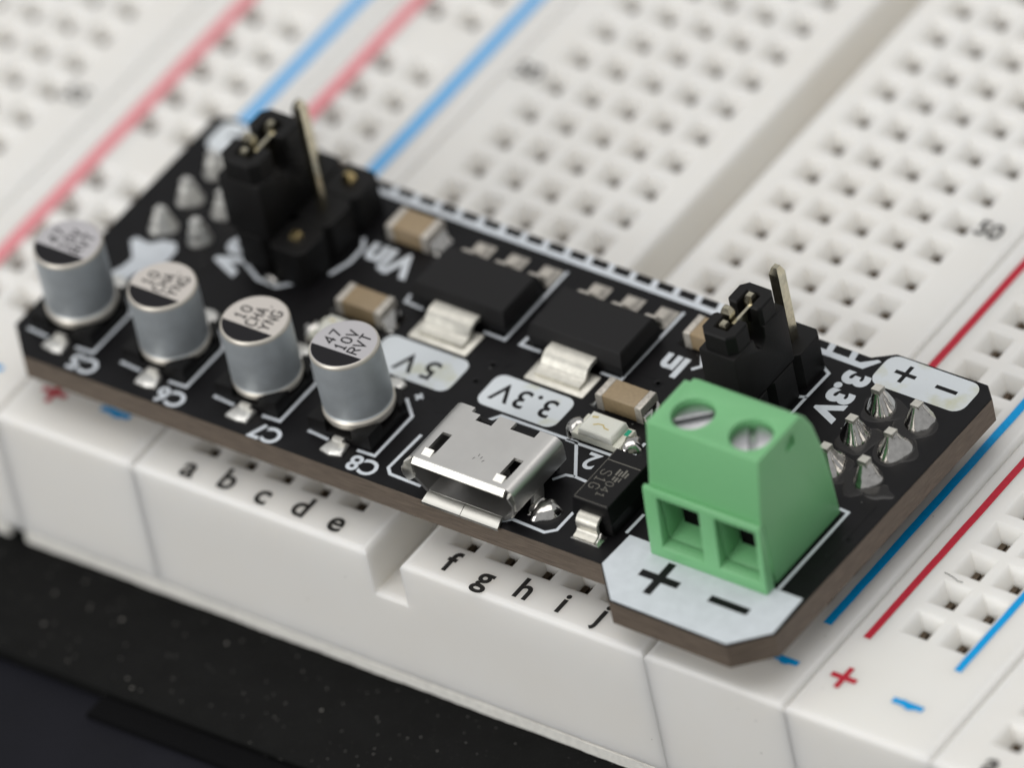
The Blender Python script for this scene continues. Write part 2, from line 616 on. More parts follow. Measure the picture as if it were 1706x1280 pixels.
def terminal_strip(off, label):
    root = thing('terminal_strip', label, 'breadboard', 'terminal strips with rows of contact holes')
    m = MB()
    xl, xr, r0, r1 = off - 3.18, off + 31.78, off + 13.10, off + 15.36
    h1 = hole_block(m, xl, r0, YF, YE, -3.0, [off + c for c in COLX[:5]], ROWS)
    h2 = hole_block(m, r1, xr, YF, YE, -3.0, [off + c for c in COLX[5:]], ROWS)
    # lower block and the floor of the centre groove
    for a, b in ((xl, r0), (r1, xr)):
        m.quad((a, YF, ZB), (b, YF, ZB), (b, YF, -3.0), (a, YF, -3.0))
    m.quad((r0, YF, ZB), (r1, YF, ZB), (r1, YF, -3.25), (r0, YF, -3.25))
    m.quad((r0, YF, -3.25), (r1, YF, -3.25), (r1, YF + 0.12, -3.07), (r0, YF + 0.12, -3.07))
    m.quad((r0, YF + 0.12, -3.07), (r1, YF + 0.12, -3.07), (r1, YF + 0.35, -3.0), (r0, YF + 0.35, -3.0))
    m.quad((r0, YF + 0.35, -3.0), (r1, YF + 0.35, -3.0), (r1, YE, -3.0), (r0, YE, -3.0))
    m.quad((r0, YF, -3.25), (r0, YF + 0.12, -3.07), (r0, YF + 0.35, -3.0), (r0, YF, -3.0))
    m.quad((r1, YF, -3.25), (r1, YF + 0.12, -3.07), (r1, YF + 0.35, -3.0), (r1, YF, -3.0))
    m.quad((xl, YF, ZB), (xl, YF, -3.0), (xl, YE, -3.0), (xl, YE, ZB))
    m.quad((xr, YF, ZB), (xr, YF, -3.0), (xr, YE, -3.0), (xr, YE, ZB))
    m.quad((xl, YE, ZB), (xr, YE, ZB), (xr, YE, -3.0), (xl, YE, -3.0))
    m.quad((xl, YF, ZB), (xr, YF, ZB), (xr, YE, ZB), (xl, YE, ZB))
    m.build('strip_body', 'white_plastic', root, smooth=30)
    add_contacts(root, h1 + h2)
    for i, ch in enumerate(LET):
        x = off + COLX[i] + 0.12
        if in_view(x, -2.1, 80):
            dy = {'g': -0.18, 'j': 0.22, 'a': -0.12, 'c': -0.12, 'e': -0.12}.get(ch, 0.0)
            text('printed_letter', ch, x, -2.13 + dy, 0.008, 2.15, 'ink_black', root, bold=0.042)
    for row in range(60, 0, -5):
        y = (63 - row) * P
        for x in (off - 1.85, off + COLX[9] + 1.95):
            if in_view(x, y, 60):
                text('printed_number', str(row), x, y, 0.008, 1.7, 'ink_black', root, bold=0.03)
    return root


RAILROWS = [k * P for k in range(2, 62) if (k - 2) % 6 != 5]


def power_rail(x0, x1, cols, red, blue, plus, minus, label, line=0.46):
    root = thing('power_rail', label, 'breadboard', 'power rails with red and blue lines')
    m = MB()
    h = hole_block(m, x0, x1, YF, YE, ZB, cols, RAILROWS)
    m.quad((x0, YF, ZB), (x1, YF, ZB), (x1, YE, ZB), (x0, YE, ZB))
    m.build('strip_body', 'white_plastic', root, smooth=30)
    add_contacts(root, h)
    for nm, x, c in (('red_line', red, 'ink_red_pale' if line > 0.8 else 'ink_red'), ('blue_line', blue, 'ink_blue_pale' if line > 0.8 else 'ink_blue')):
        q = MB()
        pts = [(x + 0.011 * random.uniform(-1, 1) + 0.02 * math.sin(k * 0.11), 2.9 + k * 0.8) for k in range(196)]
        q.ribbon(pts, line, 0.002, 0.014)
        q.build(nm, c, root)
    q = MB()
    px, py = plus
    s, w = 0.82, 0.17
    q.prism([(px - w, py - s), (px + w, py - s), (px + w, py - w), (px + s, py - w), (px + s, py + w), (px + w, py + w),
             (px + w, py + s), (px - w, py + s), (px - w, py + w), (px - s, py + w), (px - s, py - w), (px - w, py - w)],
            0.002, 0.014)
    q.build('plus_sign', 'ink_red', root)
    q = MB()
    px, py = minus
    q.prism([(px - 0.98, py - 0.20), (px - 0.5, py - 0.18), (px - 0.1, py - 0.22), (px + 0.05, py - 0.34), (px + 0.35, py - 0.30), (px + 0.5, py - 0.19),
             (px + 0.97, py - 0.17), (px + 0.99, py + 0.19), (px + 0.4, py + 0.20), (px - 0.15, py + 0.19), (px - 0.3, py + 0.26), (px - 0.55, py + 0.20), (px - 1.0, py + 0.19)], 0.002, 0.014)
    q.build('minus_sign', 'ink_blue', root)
    return root


main_strip = terminal_strip(0.0, 'white terminal strip under the black circuit board, printed a to j at its front edge')
left_strip = terminal_strip(-54.77, 'blurred white terminal strip in the upper left corner, left of the leftmost red line')
right_strip = terminal_strip(53.82, 'white terminal strip in the lower right corner, only its front corner showing')
power_rail(31.80, 41.075, [35.36, 37.90], 33.25, 39.62, (33.5, -0.2), (39.0, -0.4),
           'white power rail right of the letters, under the screw terminal end of the circuit board', 0.52)
power_rail(41.085, 50.63, [44.42, 46.92], 42.22, 48.17, (42.85, -0.19), (47.2, -0.42),
           'white power rail in the lower right with sharp red plus and blue minus signs')
power_rail(-12.84, -3.19, [-10.28, -7.72], -11.33, -5.12, (-10.7, -0.55), (-6.5, -0.4),
           'white power rail under the capacitor end of the circuit board', 0.92)
power_rail(-22.975, -12.85, [-19.6, -17.0], -20.6, -14.5, (-20.2, -0.5), (-15.6, -0.3),
           'blurred white power rail carrying the leftmost red line', 0.92)


def foam(x0, x1, parent):
    m = MB()
    n = 120
    pts = []
    for k in range(n + 1):
        x = x0 + (x1 - x0) * k / n
        pts.append((x, YF - 0.05 - 0.04 * random.random() - 0.02 * math.sin(k * 0.37)))
    m.prism(pts + [(x1, YE), (x0, YE)], -9.7, ZB - 0.02)
    m.build('foam_backing', 'foam', parent)


foam(-12.7, 40.95, main_strip)
foam(41.2, 95.0, right_strip)
foam(-66.0, -13.9, left_strip)

# ------------------------------------------------------------------ the power supply board
board = thing('power_supply_board', 'black power supply circuit board with capacitors, micro USB socket and green screw terminal', 'circuit board')
OUT = [(-11.1, -1.86), (28.42, -1.62), (30.55, -3.85), (38.4, -3.97), (40.34, -2.05), (40.56, 18.5), (39.74, 19.32),
       (33.77, 19.25), (32.6, 18.42), (-4.6, 18.75), (-5.5, 19.35), (-12.4, 19.4), (-13.1, 18.8), (-13.06, 0.05)]
mb = MB()
mb.prism(OUT, T - 1.62, T - 0.075)
mb.build('laminate_core', 'laminate', board)
mb = MB()
mb.prism(inset_poly(OUT, 0.02), T - 0.075, T, inset=0.03)
mb.build('solder_mask', 'mask', board)
S0, S1 = T + 0.001, T + 0.018      # silkscreen ink


def silk_line(pts, w=0.19, closed=False, name='silkscreen_line'):
    m = MB()
    m.ribbon(pts, w, S0, S1, closed)
    return m.build(name, 'silk', board)


def silk_patch(poly, name='silkscreen_patch', material='silk'):
    m = MB()
    m.prism(poly, S0, S1)
    return m.build(name, material, board)


def silk_text(s, x, y, size, rot=180, bold=0.03, material='silk', z=None, parent=None, spacing=1.0):
    return text('silkscreen_text', s, x, y, (T + 0.010) if z is None else z, size, material, parent or board, rot=rot, bold=bold, spacing=spacing)


def bar(parent, x0, x1, y0, y1, name='printed_sign', material='mask'):
    m = MB()
    m.box(x0, x1, y0, y1, S1 + 0.001, S1 + 0.008)
    return m.build(name, material, parent)


def plus_bar(parent, x, y, s, w, name='printed_sign'):
    m = MB()
    m.prism([(x - w, y - s), (x + w, y - s), (x + w, y - w), (x + s, y - w), (x + s, y + w), (x + w, y + w),
             (x + w, y + s), (x - w, y + s), (x - w, y + w), (x - s, y + w), (x - s, y - w), (x - w, y - w)], S1 + 0.001, S1 + 0.008)
    return m.build(name, 'mask', parent)


# white polarity field in front of the screw terminal
tab = silk_patch([(28.62, 0.93), (28.52, -1.58), (30.6, -3.72), (38.32, -3.84), (40.17, -2.03), (40.12, 0.88)], 'polarity_field')
plus_bar(tab, 32.1, -1.22, 1.28, 0.25)
bar(tab, 35.46, 38.03, -1.53, -1.03)
# plus / minus boxes beside the rail pins
for ox in (0.0, -45.75):
    bx = silk_patch(rrect(33.52 + ox, 39.64 + ox, 16.66, 19.12, 0.72), 'polarity_field', 'silk_stained')
    plus_bar(bx, 35.15 + ox, 18.03, 0.68, 0.13)
    bar(bx, 37.2 + ox, 38.6 + ox, 17.84, 18.10)
# voltage boxes with dark lettering
vb = silk_patch(rrect(14.45, 19.78, 5.98, 8.5, 0.62), 'voltage_field', 'silk_stained')
silk_text('3.3V', 17.05, 7.32, 2.0, 180, 0.025, 'mask', S1 + 0.006, vb, spacing=1.15)
vb = silk_patch(rrect(6.9, 12.62, 5.80, 8.52, 0.62), 'voltage_field', 'silk_stained')
silk_text('5V', 9.95, 7.05, 2.0, 180, 0.025, 'mask', S1 + 0.006, vb, spacing=1.45)
# reference designators
for s, x, y in (('C5', -7.45, -0.95), ('C6', -1.3, -1.02), ('C7', 5.42, -1.1), ('C8', 11.9, -0.87)):
    silk_text(s, x, y, 1.62, 180, 0.035)
silk_text('2', 23.25, 4.9, 1.75, 180, 0.03)
silk_text('In', 22.9, 13.2, 2.15, 180, 0.085)
silk_text('3.3V', 32.75, 15.1, 2.15, -90, 0.11)
silk_text('Vin', 3.3, 13.45, 2.5, 180, 0.09)
silk_text('5V', -5.05, 9.95, 2.3, -90, 0.15)
# outlines of the parts
silk_line([(13.4, 2.5), (13.28, -0.45), (13.66, -0.82), (15.8, -0.88)])
silk_line([(21.35, -1.38), (21.98, -0.84), (24.2, -0.93), (24.72, -0.48), (24.74, 1.05)])
silk_line([(22.15, 2.7), (22.62, 3.32), (23.15, 3.42)])
silk_line([(24.2, 3.36), (23.2, 3.42), (21.62, 5.74), (16.58, 5.68), (16.1, 5.05)])
silk_line([(20.98, 5.66), (25.16, 5.72), (25.16, 7.3)])
silk_line([(11.66, 10.86), (13.14, 10.83), (13.1, 16.9)])
silk_line([(6.1, 11.6), (6.17, 11.0), (7.45, 10.92)])
silk_line([(14.24, 11.6), (14.16, 10.88), (15.55, 10.88)])
silk_line([(19.6, 10.93), (20.98, 10.93), (21.02, 16.95)])
silk_line([(38.48, 0.93), (38.52, 7.55), (37.9, 7.6)])
silk_line([(28.34, 0.98), (28.38, 2.6)])
silk_line([(-4.1, 9.75), (-2.62, 8.95), (-1.25, 8.88), (-0.5, 9.55)], 0.24)
silk_line([(0.9, 11.0), (1.35, 12.3), (1.35, 13.6), (0.9, 14.3)], 0.24)
silk_line([(23.95, 14.5), (24.45, 13.75), (24.05, 13.3)])
silk_line([(30.33, 16.75), (31.22, 16.3), (31.17, 14.2), (30.5, 13.95)])
silk_line([(31.17, 14.2), (31.17, 11.9)])
for cx in (-9.85, -3.32, 3.18, 9.7):
    silk_line([(cx - 2.3, 0.08), (cx - 0.82, -0.04)])
    silk_line([(cx + 1.15, -0.05), (cx + 2.33, 0.0), (cx + 2.36, 3.5), (cx + 1.2, 4.56)])
m = MB()
m.prism([(11.2, 4.88), (11.38, 4.88), (11.38, 4.70), (11.56, 4.70), (11.56, 4.88), (11.74, 4.88), (11.74, 5.06), (11.56, 5.06),
         (11.56, 5.24), (11.38, 5.24), (11.38, 5.06), (11.2, 5.06)], S0, S1)
m.build('silkscreen_plus', 'silk', board)
# comb-shaped line along the back edge
comb = [(-1.35, 17.72), (32.7, 17.40), (33.35, 18.30), (33.1, 18.38), (32.3, 17.78)]
x = 31.9
k = 0
while x > -0.9:
    yb = 17.40 + (32.7 - x) * 0.0094
    wd, gp = (0.40, 1.04)
    comb += [(x, yb + 0.40), (x - 0.10, yb + 0.95), (x - wd - 0.10, yb + 0.95), (x - wd, yb + 0.40)]
    x -= wd + gp + 0.06
    k += 1
comb += [(-1.2, 18.13), (-1.45, 18.45), (-1.75, 18.45), (-1.8, 18.0)]
silk_patch(comb, 'silkscreen_comb')
# white emblem at the capacitor end
silk_patch([(-10.35, 5.3), (-9.6, 5.35), (-9.2, 6.4), (-8.75, 7.1), (-8.2, 7.9), (-8.25, 8.9), (-8.7, 9.4), (-9.5, 9.25), (-10.0, 8.75), (-10.5, 8.75),
            (-11.0, 8.85), (-11.2, 8.45), (-10.7, 7.9), (-10.2, 7.3), (-10.3, 6.5), (-10.6, 5.9)], 'silkscreen_emblem')


# copper tracks and vias showing faintly under the solder mask
for pts, w in (([(13.0, 9.6), (14.1, 9.6), (14.6, 9.2)], 0.5), ([(12.9, 4.4), (14.6, 5.2), (15.6, 5.2)], 0.35), ([(6.2, 5.0), (7.6, 5.3), (12.6, 5.25), (13.6, 4.6)], 0.3),
               ([(24.6, 11.6), (27.6, 11.6)], 0.9), ([(21.6, 12.0), (23.2, 12.0), (24.4, 11.3), (27.6, 11.2)], 0.35), ([(25.4, 8.4), (27.4, 8.4), (28.6, 9.3)], 0.6),
               ([(-6.4, 4.5), (-6.4, 8.0), (-5.6, 8.7)], 0.4), ([(0.0, 5.0), (0.6, 6.4), (0.6, 8.6)], 0.4), ([(39.4, 3.0), (39.4, 8.6)], 0.5), ([(28.6, 3.4), (28.6, 7.6), (30.2, 8.9)], 0.5),
               ([(33.2, 8.6), (34.4, 9.6)], 0.4), ([(1.0, 17.2), (6.4, 17.2), (7.2, 16.6)], 0.3)):
    m = MB()
    m.ribbon(pts, w, T - 0.002, T + 0.0045 + 0.02 * w)
    m.build('copper_track', 'mask', board)
for vx, vy in ((13.7, 8.9), (13.6, 7.4), (24.9, 10.4), (6.3, 9.4), (28.9, 5.4), (0.4, 10.4), (-6.2, 6.3), (23.0, 11.6), (39.6, 5.8), (13.75, 13.3), (29.0, 7.3)):
    m = MB()
    m.lathe([(0.30, -0.002), (0.28, 0.022), (0.17, 0.024), (0.13, 0.0)], vx, vy, T, 16)
    m.build('via', 'mask', board, smooth=40)

# ------------------------------------------------------------------ electrolytic capacitors
def blob(m, cx, cy, z0, rx, ry, h, n=18, seed=0, flat=0.35, mi=0):
    rnd = random.Random(seed)
    ph = [rnd.uniform(0, 6.28) for _ in range(4)]
    am = [rnd.uniform(0.03, 0.11) for _ in range(4)]
    rings = []
    for fr, fz in ((1.0, 0.0), (0.97, 0.14), (0.86, 0.45), (0.68, 0.74), (0.45, 0.93), (0.2, 1.0)):
        ring = []
        for i in range(n):
            a = 2 * math.pi * i / n
            q = 1 + sum(am[k] * math.sin((k + 2) * a + ph[k]) for k in range(4))
            ring.append((cx + rx * fr * q * math.cos(a), cy + ry * fr * q * math.sin(a), z0 + h * fz))
        rings.append(ring)
    m.loft(rings, mi=mi)


def capacitor(cx, cy, ztop, lines, warm, tilt, label):
    H = ztop - T
    m = MB()
    if warm:
        prof = [(1.75, 0.55), (1.98, 0.62), (2.03, 0.74), (2.03, 0.95), (1.97, 1.05), (1.94, 1.12), (1.98, 1.22), (1.98, H - 0.24),
                (1.965, H - 0.12), (1.92, H - 0.04), (1.86, H)]
    else:
        prof = [(1.45, 0.45), (1.72, 0.55), (1.95, 0.78), (2.04, 0.98), (2.05, 1.25), (1.95, 1.38), (1.90, 1.46), (1.95, 1.56), (1.99, 1.7),
                (1.99, H - 0.24), (1.975, H - 0.12), (1.93, H - 0.04), (1.87, H)]
    n = len(prof)
    mats = [1 if prof[k][1] < (1.0 if warm else 1.3) else (1 if k >= n - 4 else 0) for k in range(n - 1)] + [2]
    m.lathe(prof, 0, 0, 0, 64, mats=mats)
    can = m.build('capacitor', ['aluminium', 'aluminium_lip', 'cap_top_warm' if warm else 'cap_top_cool'], board, smooth=28)
    can.location = (cx, cy, T)
    can['label'] = label
    can.rotation_euler = tilt
    # polarity segment
    r, c = 1.84, -0.68
    a0 = math.asin(c / r)
    pts = [(r * math.cos(a), r * math.sin(a)) for a in [math.pi - a0 + (math.pi + 2 * a0) * k / 20 for k in range(21)]]
    q = MB()
    q.prism(pts, H + 0.003, H + 0.010)
    q.build('polarity_segment', 'cap_print', can)
    for i, s in enumerate(lines):
        stroke_text('printed_text', s, -0.90 + 0.90 * i, (-0.30, -0.52, -0.50)[i], H + 0.004, 0.66, 0.43 if len(s) < 4 else 0.39, 0.102, 'cap_print', can)
    # moulded base with corner posts
    b = MB()
    b.prism([(-2.12, -2.12), (2.12, -2.12), (2.12, 1.35), (1.35, 2.12), (-1.35, 2.12), (-2.12, 1.35)], 0.04, 0.42)
    for sx in (-1, 1):
        for sy in (-1, 1):
            pp = [(sx * 2.12, sy * 2.12 if sy < 0 else 1.35), (sx * 2.12, sy * 0.85), (sx * 1.75, sy * 1.15), (sx * 1.15, sy * 1.72), (sx * 0.9, sy * 2.12)]
            if sy > 0:
                pp = [(sx * 2.12, 1.33), (sx * 2.12, 0.85), (sx * 1.75, 1.15), (sx * 1.15, 1.75), (sx * 0.85, 2.12), (sx * 1.33, 2.12)]
            hgt = 1.05 if sy < 0 else 0.85
            if (sx > 0) != (sy > 0):
                pp = pp[::-1]
            b.loft([[(x, y, 0.42) for x, y in pp], [(x * 0.985, y * 0.985, hgt) for x, y in pp]])
    b.build('plastic_base', 'black_plastic', can)
    for sy in (-1, 1):
        q = MB()
        e = sy
        rnd = random.Random(int(cx * 10) + sy)
        w0, w1 = 0.62 + rnd.uniform(-0.05, 0.08), 0.70 + rnd.uniform(-0.05, 0.1)
        u = [rnd.uniform(-0.09, 0.09) for _ in range(8)]
        pad = [(-0.62 + u[0], e * (3.22 + u[1])), (0.15 + u[2], e * (3.36 + u[3])), (0.74 + u[4], e * (3.18 + u[5])), (0.62 + u[6], e * 2.22), (-0.55 + u[7], e * 2.22)]
        if e > 0:
            pad = pad[::-1]
        q.rprism(pad, 0.012, 0.24, 0.20, 4)
        q.box(-0.33, 0.33, min(e * 1.6, e * 2.4), max(e * 1.6, e * 2.4), 0.05, 0.34)
        q.build('solder_joint', 'solder_dull', can, smooth=60)
    return can


capacitor(-9.82, 2.36, 9.22, ['47', '10V', 'RVT'], False, (0, 0, 0), 'aluminium capacitor marked 47 10V RVT at the far left end')
capacitor(-3.30, 2.30, 8.62, ['10', 'CHA.', 'YNG'], True, (0, 0, 0), 'aluminium capacitor marked 10 CHA. YNG, second from left')
capacitor(3.16, 2.26, 8.62, ['10', 'CHA.', 'YNG'], True, (0, 0, 0), 'aluminium capacitor marked 10 CHA. YNG, third from left')
capacitor(9.58, 2.28, 9.25, ['47', '10V', 'RVT'], False, (0.0, -0.03, 0), 'aluminium capacitor marked 47 10V RVT beside the USB socket')


# ------------------------------------------------------------------ voltage regulators
def regulator(cx, label):
    m = MB()
    def rc(i, z, yb=0.0):
        return [(cx - 3.22 + i, 10.98 + i + yb, z), (cx + 3.22 - i, 10.98 + i + yb, z), (cx + 3.22 - i, 14.72 - i, z), (cx - 3.22 + i, 14.72 - i, z)]
    m.loft([rc(0.14, T + 0.08), rc(0.0, T + 0.82), rc(0.02, T + 0.9), rc(0.17, T + 1.56, 0.12), rc(0.24, T + 1.66, 0.14)])
    body = m.build('regulator', 'chip_epoxy', board)
    body['label'] = label
    q = MB()
    prof = [(11.1, T + 0.72), (10.75, T + 0.74), (10.45, T + 0.72), (10.24, T + 0.62), (10.12, T + 0.45), (10.02, T + 0.28), (9.86, T + 0.15), (9.55, T + 0.08), (9.15, T + 0.06)]
    q.sweep_strip([(u, z) for u, z in prof], cx - 1.52, cx + 1.52, -0.26)
    q.build('heat_tab', 'tin', body, smooth=60)
    q = MB()
    q.rprism(rrect(cx - 2.05, cx + 1.98, 8.72, 10.62, 0.12, 2), T + 0.004, T + 0.07, 0.05, 2)
    q.build('solder_pad', 'tin', body, smooth=40)
    for i in (-1, 0, 1):
        q = MB()
        prof = [(14.6, T + 0.78), (14.95, T + 0.79), (15.15, T + 0.72), (15.32, T + 0.5), (15.45, T + 0.25), (15.6, T + 0.12), (15.9, T + 0.07), (16.45, T + 0.06)]
        q.sweep_strip(prof, cx + 2.28 * i - 0.36, cx + 2.28 * i + 0.36, 0.24)
        ld = q.build('lead', 'tin_matte', body, smooth=60)
    for i in (-1, 0, 1):
        q = MB()
        xx = cx + 2.28 * i
        q.loft([rr for rr in (
            [(xx - 0.62, 15.35, T + 0.004), (xx + 0.62, 15.35, T + 0.004), (xx + 0.62, 16.85, T + 0.004), (xx - 0.62, 16.85, T + 0.004)],
            [(xx - 0.52, 15.45, T + 0.10), (xx + 0.52, 15.45, T + 0.10), (xx + 0.50, 16.72, T + 0.08), (xx - 0.50, 16.72, T + 0.08)],
            [(xx - 0.30, 15.5, T + 0.36), (xx + 0.30, 15.5, T + 0.36), (xx + 0.30, 16.4, T + 0.32), (xx - 0.30, 16.4, T + 0.32)])])
        q.build('solder_joint', 'tin_matte', body)
    return body


regulator(9.97, 'black voltage regulator chip behind the 5V field')
regulator(17.93, 'black voltage regulator chip behind the 3.3V field')


# ------------------------------------------------------------------ ceramic capacitors and LEDs
def mlcc(cx, cy, L=3.1, W=1.55, H=1.2):
    m = MB()
    m.rbox(cx - L / 2 + 0.42, cx + L / 2 - 0.42, cy - W / 2 + 0.03, cy + W / 2 - 0.03, T + 0.09, T + H - 0.03, 0.09, 3)
    o = m.build('ceramic_capacitor', 'ceramic', board, smooth=60)
    for s in (-1, 1):
        q = MB()
        a, b = sorted((cx + s * (L / 2 - 0.45), cx + s * L / 2))
        q.rbox(a, b, cy - W / 2, cy + W / 2, T + 0.05, T + H, 0.10, 3)
        q.build('end_cap', 'tin_matte', o, smooth=60)
        q = MB()
        # sloping solder fillet out to the pad
        x0, x1 = cx + s * (L / 2 - 0.1), cx + s * (L / 2 + 0.62)
        q.loft([[(x0, cy - 0.74, T + 0.01), (x0, cy + 0.74, T + 0.01), (x0, cy + 0.7, T + 0.75), (x0, cy - 0.7, T + 0.75)],
                [((x0 + x1) / 2, cy - 0.78, T + 0.01), ((x0 + x1) / 2, cy + 0.78, T + 0.01), ((x0 + x1) / 2, cy + 0.66, T + 0.28), ((x0 + x1) / 2, cy - 0.66, T + 0.28)],
                [(x1, cy - 0.72, T + 0.01), (x1, cy + 0.72, T + 0.01), (x1, cy + 0.6, T + 0.05), (x1, cy - 0.6, T + 0.05)]])
        q.build('solder_joint', 'solder', o, smooth=60)
    return o


mlcc(22.72, 9.22)
mlcc(4.85, 9.30)
mlcc(3.70, 15.62, 2.85, 1.7)
mlcc(24.25, 15.45, 3.0, 1.6)


def led(cx, cy, seed):
    m = MB()
    m.rbox(cx - 1.6, cx + 1.6, cy - 0.82, cy + 0.82, T + 0.08, T + 0.50, 0.05, 2)
    o = m.build('status_led', 'led_body', board, smooth=40)
    q = MB()
    q.loft([[(cx - 1.16, cy - 0.80, T + 0.5), (cx + 1.16, cy - 0.80, T + 0.5), (cx + 1.16, cy + 0.80, T + 0.5), (cx - 1.16, cy + 0.80, T + 0.5)],
            [(cx - 1.08, cy - 0.75, T + 0.92), (cx + 1.08, cy - 0.75, T + 0.92), (cx + 1.08, cy + 0.75, T + 0.92), (cx - 1.08, cy + 0.75, T + 0.92)],
            [(cx - 1.0, cy - 0.67, T + 0.98), (cx + 1.0, cy - 0.67, T + 0.98), (cx + 1.0, cy + 0.67, T + 0.98), (cx - 1.0, cy + 0.67, T + 0.98)]])
    q.build('lens', 'led_lens', o, smooth=30)
    q = MB()
    q.ribbon([(cx - 0.45, cy - 0.22), (cx - 0.2, cy - 0.05), (cx + 0.1, cy - 0.02), (cx + 0.3, cy - 0.2), (cx + 0.6, cy - 0.22)], 0.09, T + 0.983, T + 0.99)
    q.ribbon([(cx - 0.85, cy + 0.3), (cx - 0.5, cy + 0.4)], 0.14, T + 0.983, T + 0.99)
    q.build('bond_trace', 'led_trace', o)
    q = MB()
    q.box(cx + 1.22, cx + 1.48, cy + 0.2, cy + 0.66, T + 0.502, T + 0.53)
    q.build('polarity_mark', 'led_green', o)
    for s in (-1, 1):
        q = MB()
        blob(q, cx + s * 1.82, cy - 0.05, T + 0.01, 0.62, 0.80, 0.58, 18, seed=seed + s)
        q.build('solder_joint', 'solder', o, smooth=60)
    return o


led(22.85, 6.72, 3)
led(4.75, 6.85, 9)

# ------------------------------------------------------------------ diode
m = MB()
def drc(i, z, f=0.0):
    return [(25.42 + i, 0.30 + i, z), (28.0 - i, 0.30 + i, z), (28.0 - i, 4.75 - i, z), (25.42 + i, 4.75 - i, z)]
m.loft([drc(0.10, T + 0.08), drc(0.0, T + 1.0), drc(0.02, T + 1.08), drc(0.12, T + 2.05), drc(0.16, T + 2.1)])
diode = m.build('diode', 'diode_epoxy', board)
m = MB()
m.ribbon([(25.64, 3.68), (27.78, 3.70)], 0.05, T + 2.101, T + 2.106)
m.ribbon([(25.62, 0.49), (27.8, 0.49)], 0.03, T + 2.101, T + 2.105)
m.ribbon([(25.61, 0.55), (25.61, 4.55)], 0.03, T + 2.101, T + 2.105)
m.build('printed_line', 'laser_mark', diode)
stroke_text('printed_text', 'S1G', 26.16, 2.95, T + 2.101, 0.62, 0.42, 0.045, 'laser_mark', diode, rot=-90)
stroke_text('printed_text', '041', 26.86, 2.25, T + 2.101, 0.48, 0.34, 0.04, 'laser_mark', diode, rot=-90)
m = MB()
for i, (px, py, w, h) in enumerate(((26.75, 3.05, 0.12, 0.5), (26.95, 3.0, 0.1, 0.42), (27.15, 3.1, 0.12, 0.55), (27.35, 3.0, 0.1, 0.4),
                                    (26.8, 2.55, 0.1, 0.3), (27.0, 2.5, 0.12, 0.36), (27.2, 2.55, 0.08, 0.3))):
    m.box(px - w / 2, px + w / 2, py - h / 2, py + h / 2, T + 2.101, T + 2.106)
m.build('printed_mark', 'laser_mark', diode)
for s in (0, 1):
    m = MB()
    prof = [(0.55, T + 1.12), (0.28, T + 1.14), (0.08, T + 1.08), (-0.02, T + 0.95), (-0.05, T + 0.75), (0.0, T + 0.5), (-0.08, T + 0.30), (-0.28, T + 0.14), (-0.62, T + 0.06)]
    if s:
        prof = [(5.05 - u, z) for u, z in prof]
    m.sweep_strip(prof, 25.98, 27.36, -0.2 if not s else 0.2)
    m.build('lead', 'tin', diode, smooth=60)
    m = MB()
    y0, y1 = (-0.66, 0.25) if not s else (4.8, 5.71)
    m.loft([[(25.72, y0, T + 0.004), (27.6, y0, T + 0.004), (27.6, y1, T + 0.004), (25.72, y1, T + 0.004)],
            [(25.85, y0 + 0.1, T + 0.07), (27.45, y0 + 0.1, T + 0.07), (27.45, y1 - 0.1, T + 0.12), (25.85, y1 - 0.1, T + 0.12)],
            [(26.0, y0 + 0.3, T + 0.16), (27.3, y0 + 0.3, T + 0.16), (27.3, y1 - 0.15, T + 0.3), (26.0, y1 - 0.15, T + 0.3)]])
    m.build('solder_joint', 'solder', diode, smooth=40)

# ------------------------------------------------------------------ micro USB socket
ucx, zt, zb = 19.2, T + 2.66, T + 0.16
uy0, uy1 = -1.22, 3.46


def usb_path():
    """Cross-section of the shell in x-z: list of points round the outline."""
    pts = [(-2.62, zb)]
    # bottom -> lower right slope -> right side -> top -> left side -> lower left slope
    def arc(cx, cz, r, a0, a1, n):
        return [(cx + r * math.cos(math.radians(a0 + (a1 - a0) * k / n)), cz + r * math.sin(math.radians(a0 + (a1 - a0) * k / n))) for k in range(n + 1)]
    right = [(2.62, zb)] + arc(2.55, zb + 0.28, 0.28, -70, -40, 2) + arc(3.25, zb + 1.12, 0.36, -40, 0, 4) + arc(3.06, zt - 0.55, 0.55, 0, 90, 7)
    left = [(-x, z) for x, z in right[::-1]]
    return right, left


right, left = usb_path()
slotx = [16.45, 17.08, 21.28, 21.92]
topx = [q - ucx for q in (slotx + [16.95, 17.55, 18.2, 18.62, 19.72, 20.15, 21.35])]
xr_, xl_ = right[-1][0], left[0][0]
tops = sorted({round(q, 3) for q in topx if xl_ < q < xr_}, reverse=True)
botx = [1.7, 0.85, 0.0, -0.85, -1.7]
path = right + [(q, zt) for q in tops] + left + [(q, zb) for q in reversed(botx)]
ysl = [uy0, -0.62, -0.52, 0.0, 1.09, 2.0, 2.62, 2.86, 3.1, uy1]
m = MB()
n = len(path)
n_r, n_t = len(right), len(tops)


def usb_hole(i, j):
    """cells of the top plate that are punched out."""
    a, b = path[i], path[(i + 1) % n]
    if abs(a[1] - zt) > 1e-6 or abs(b[1] - zt) > 1e-6:
        return False
    xa, xb = sorted((a[0] + ucx, b[0] + ucx))
    ya, yb = ysl[j], ysl[j + 1]
    xm, ym = (xa + xb) / 2, (ya + yb) / 2
    for s0, s1 in ((16.45, 17.08), (21.28, 21.92)):
        if s0 < xm < s1 and -0.52 < ym < 1.09:
            return True
    if 17.55 < xm < 18.62 and ym > 2.62:
        return True
    if 16.95 < xm < 17.6 and ym > 3.1:
        return True
    if 19.72 < xm < 21.35 and ym > 2.86:
        return True
    return False


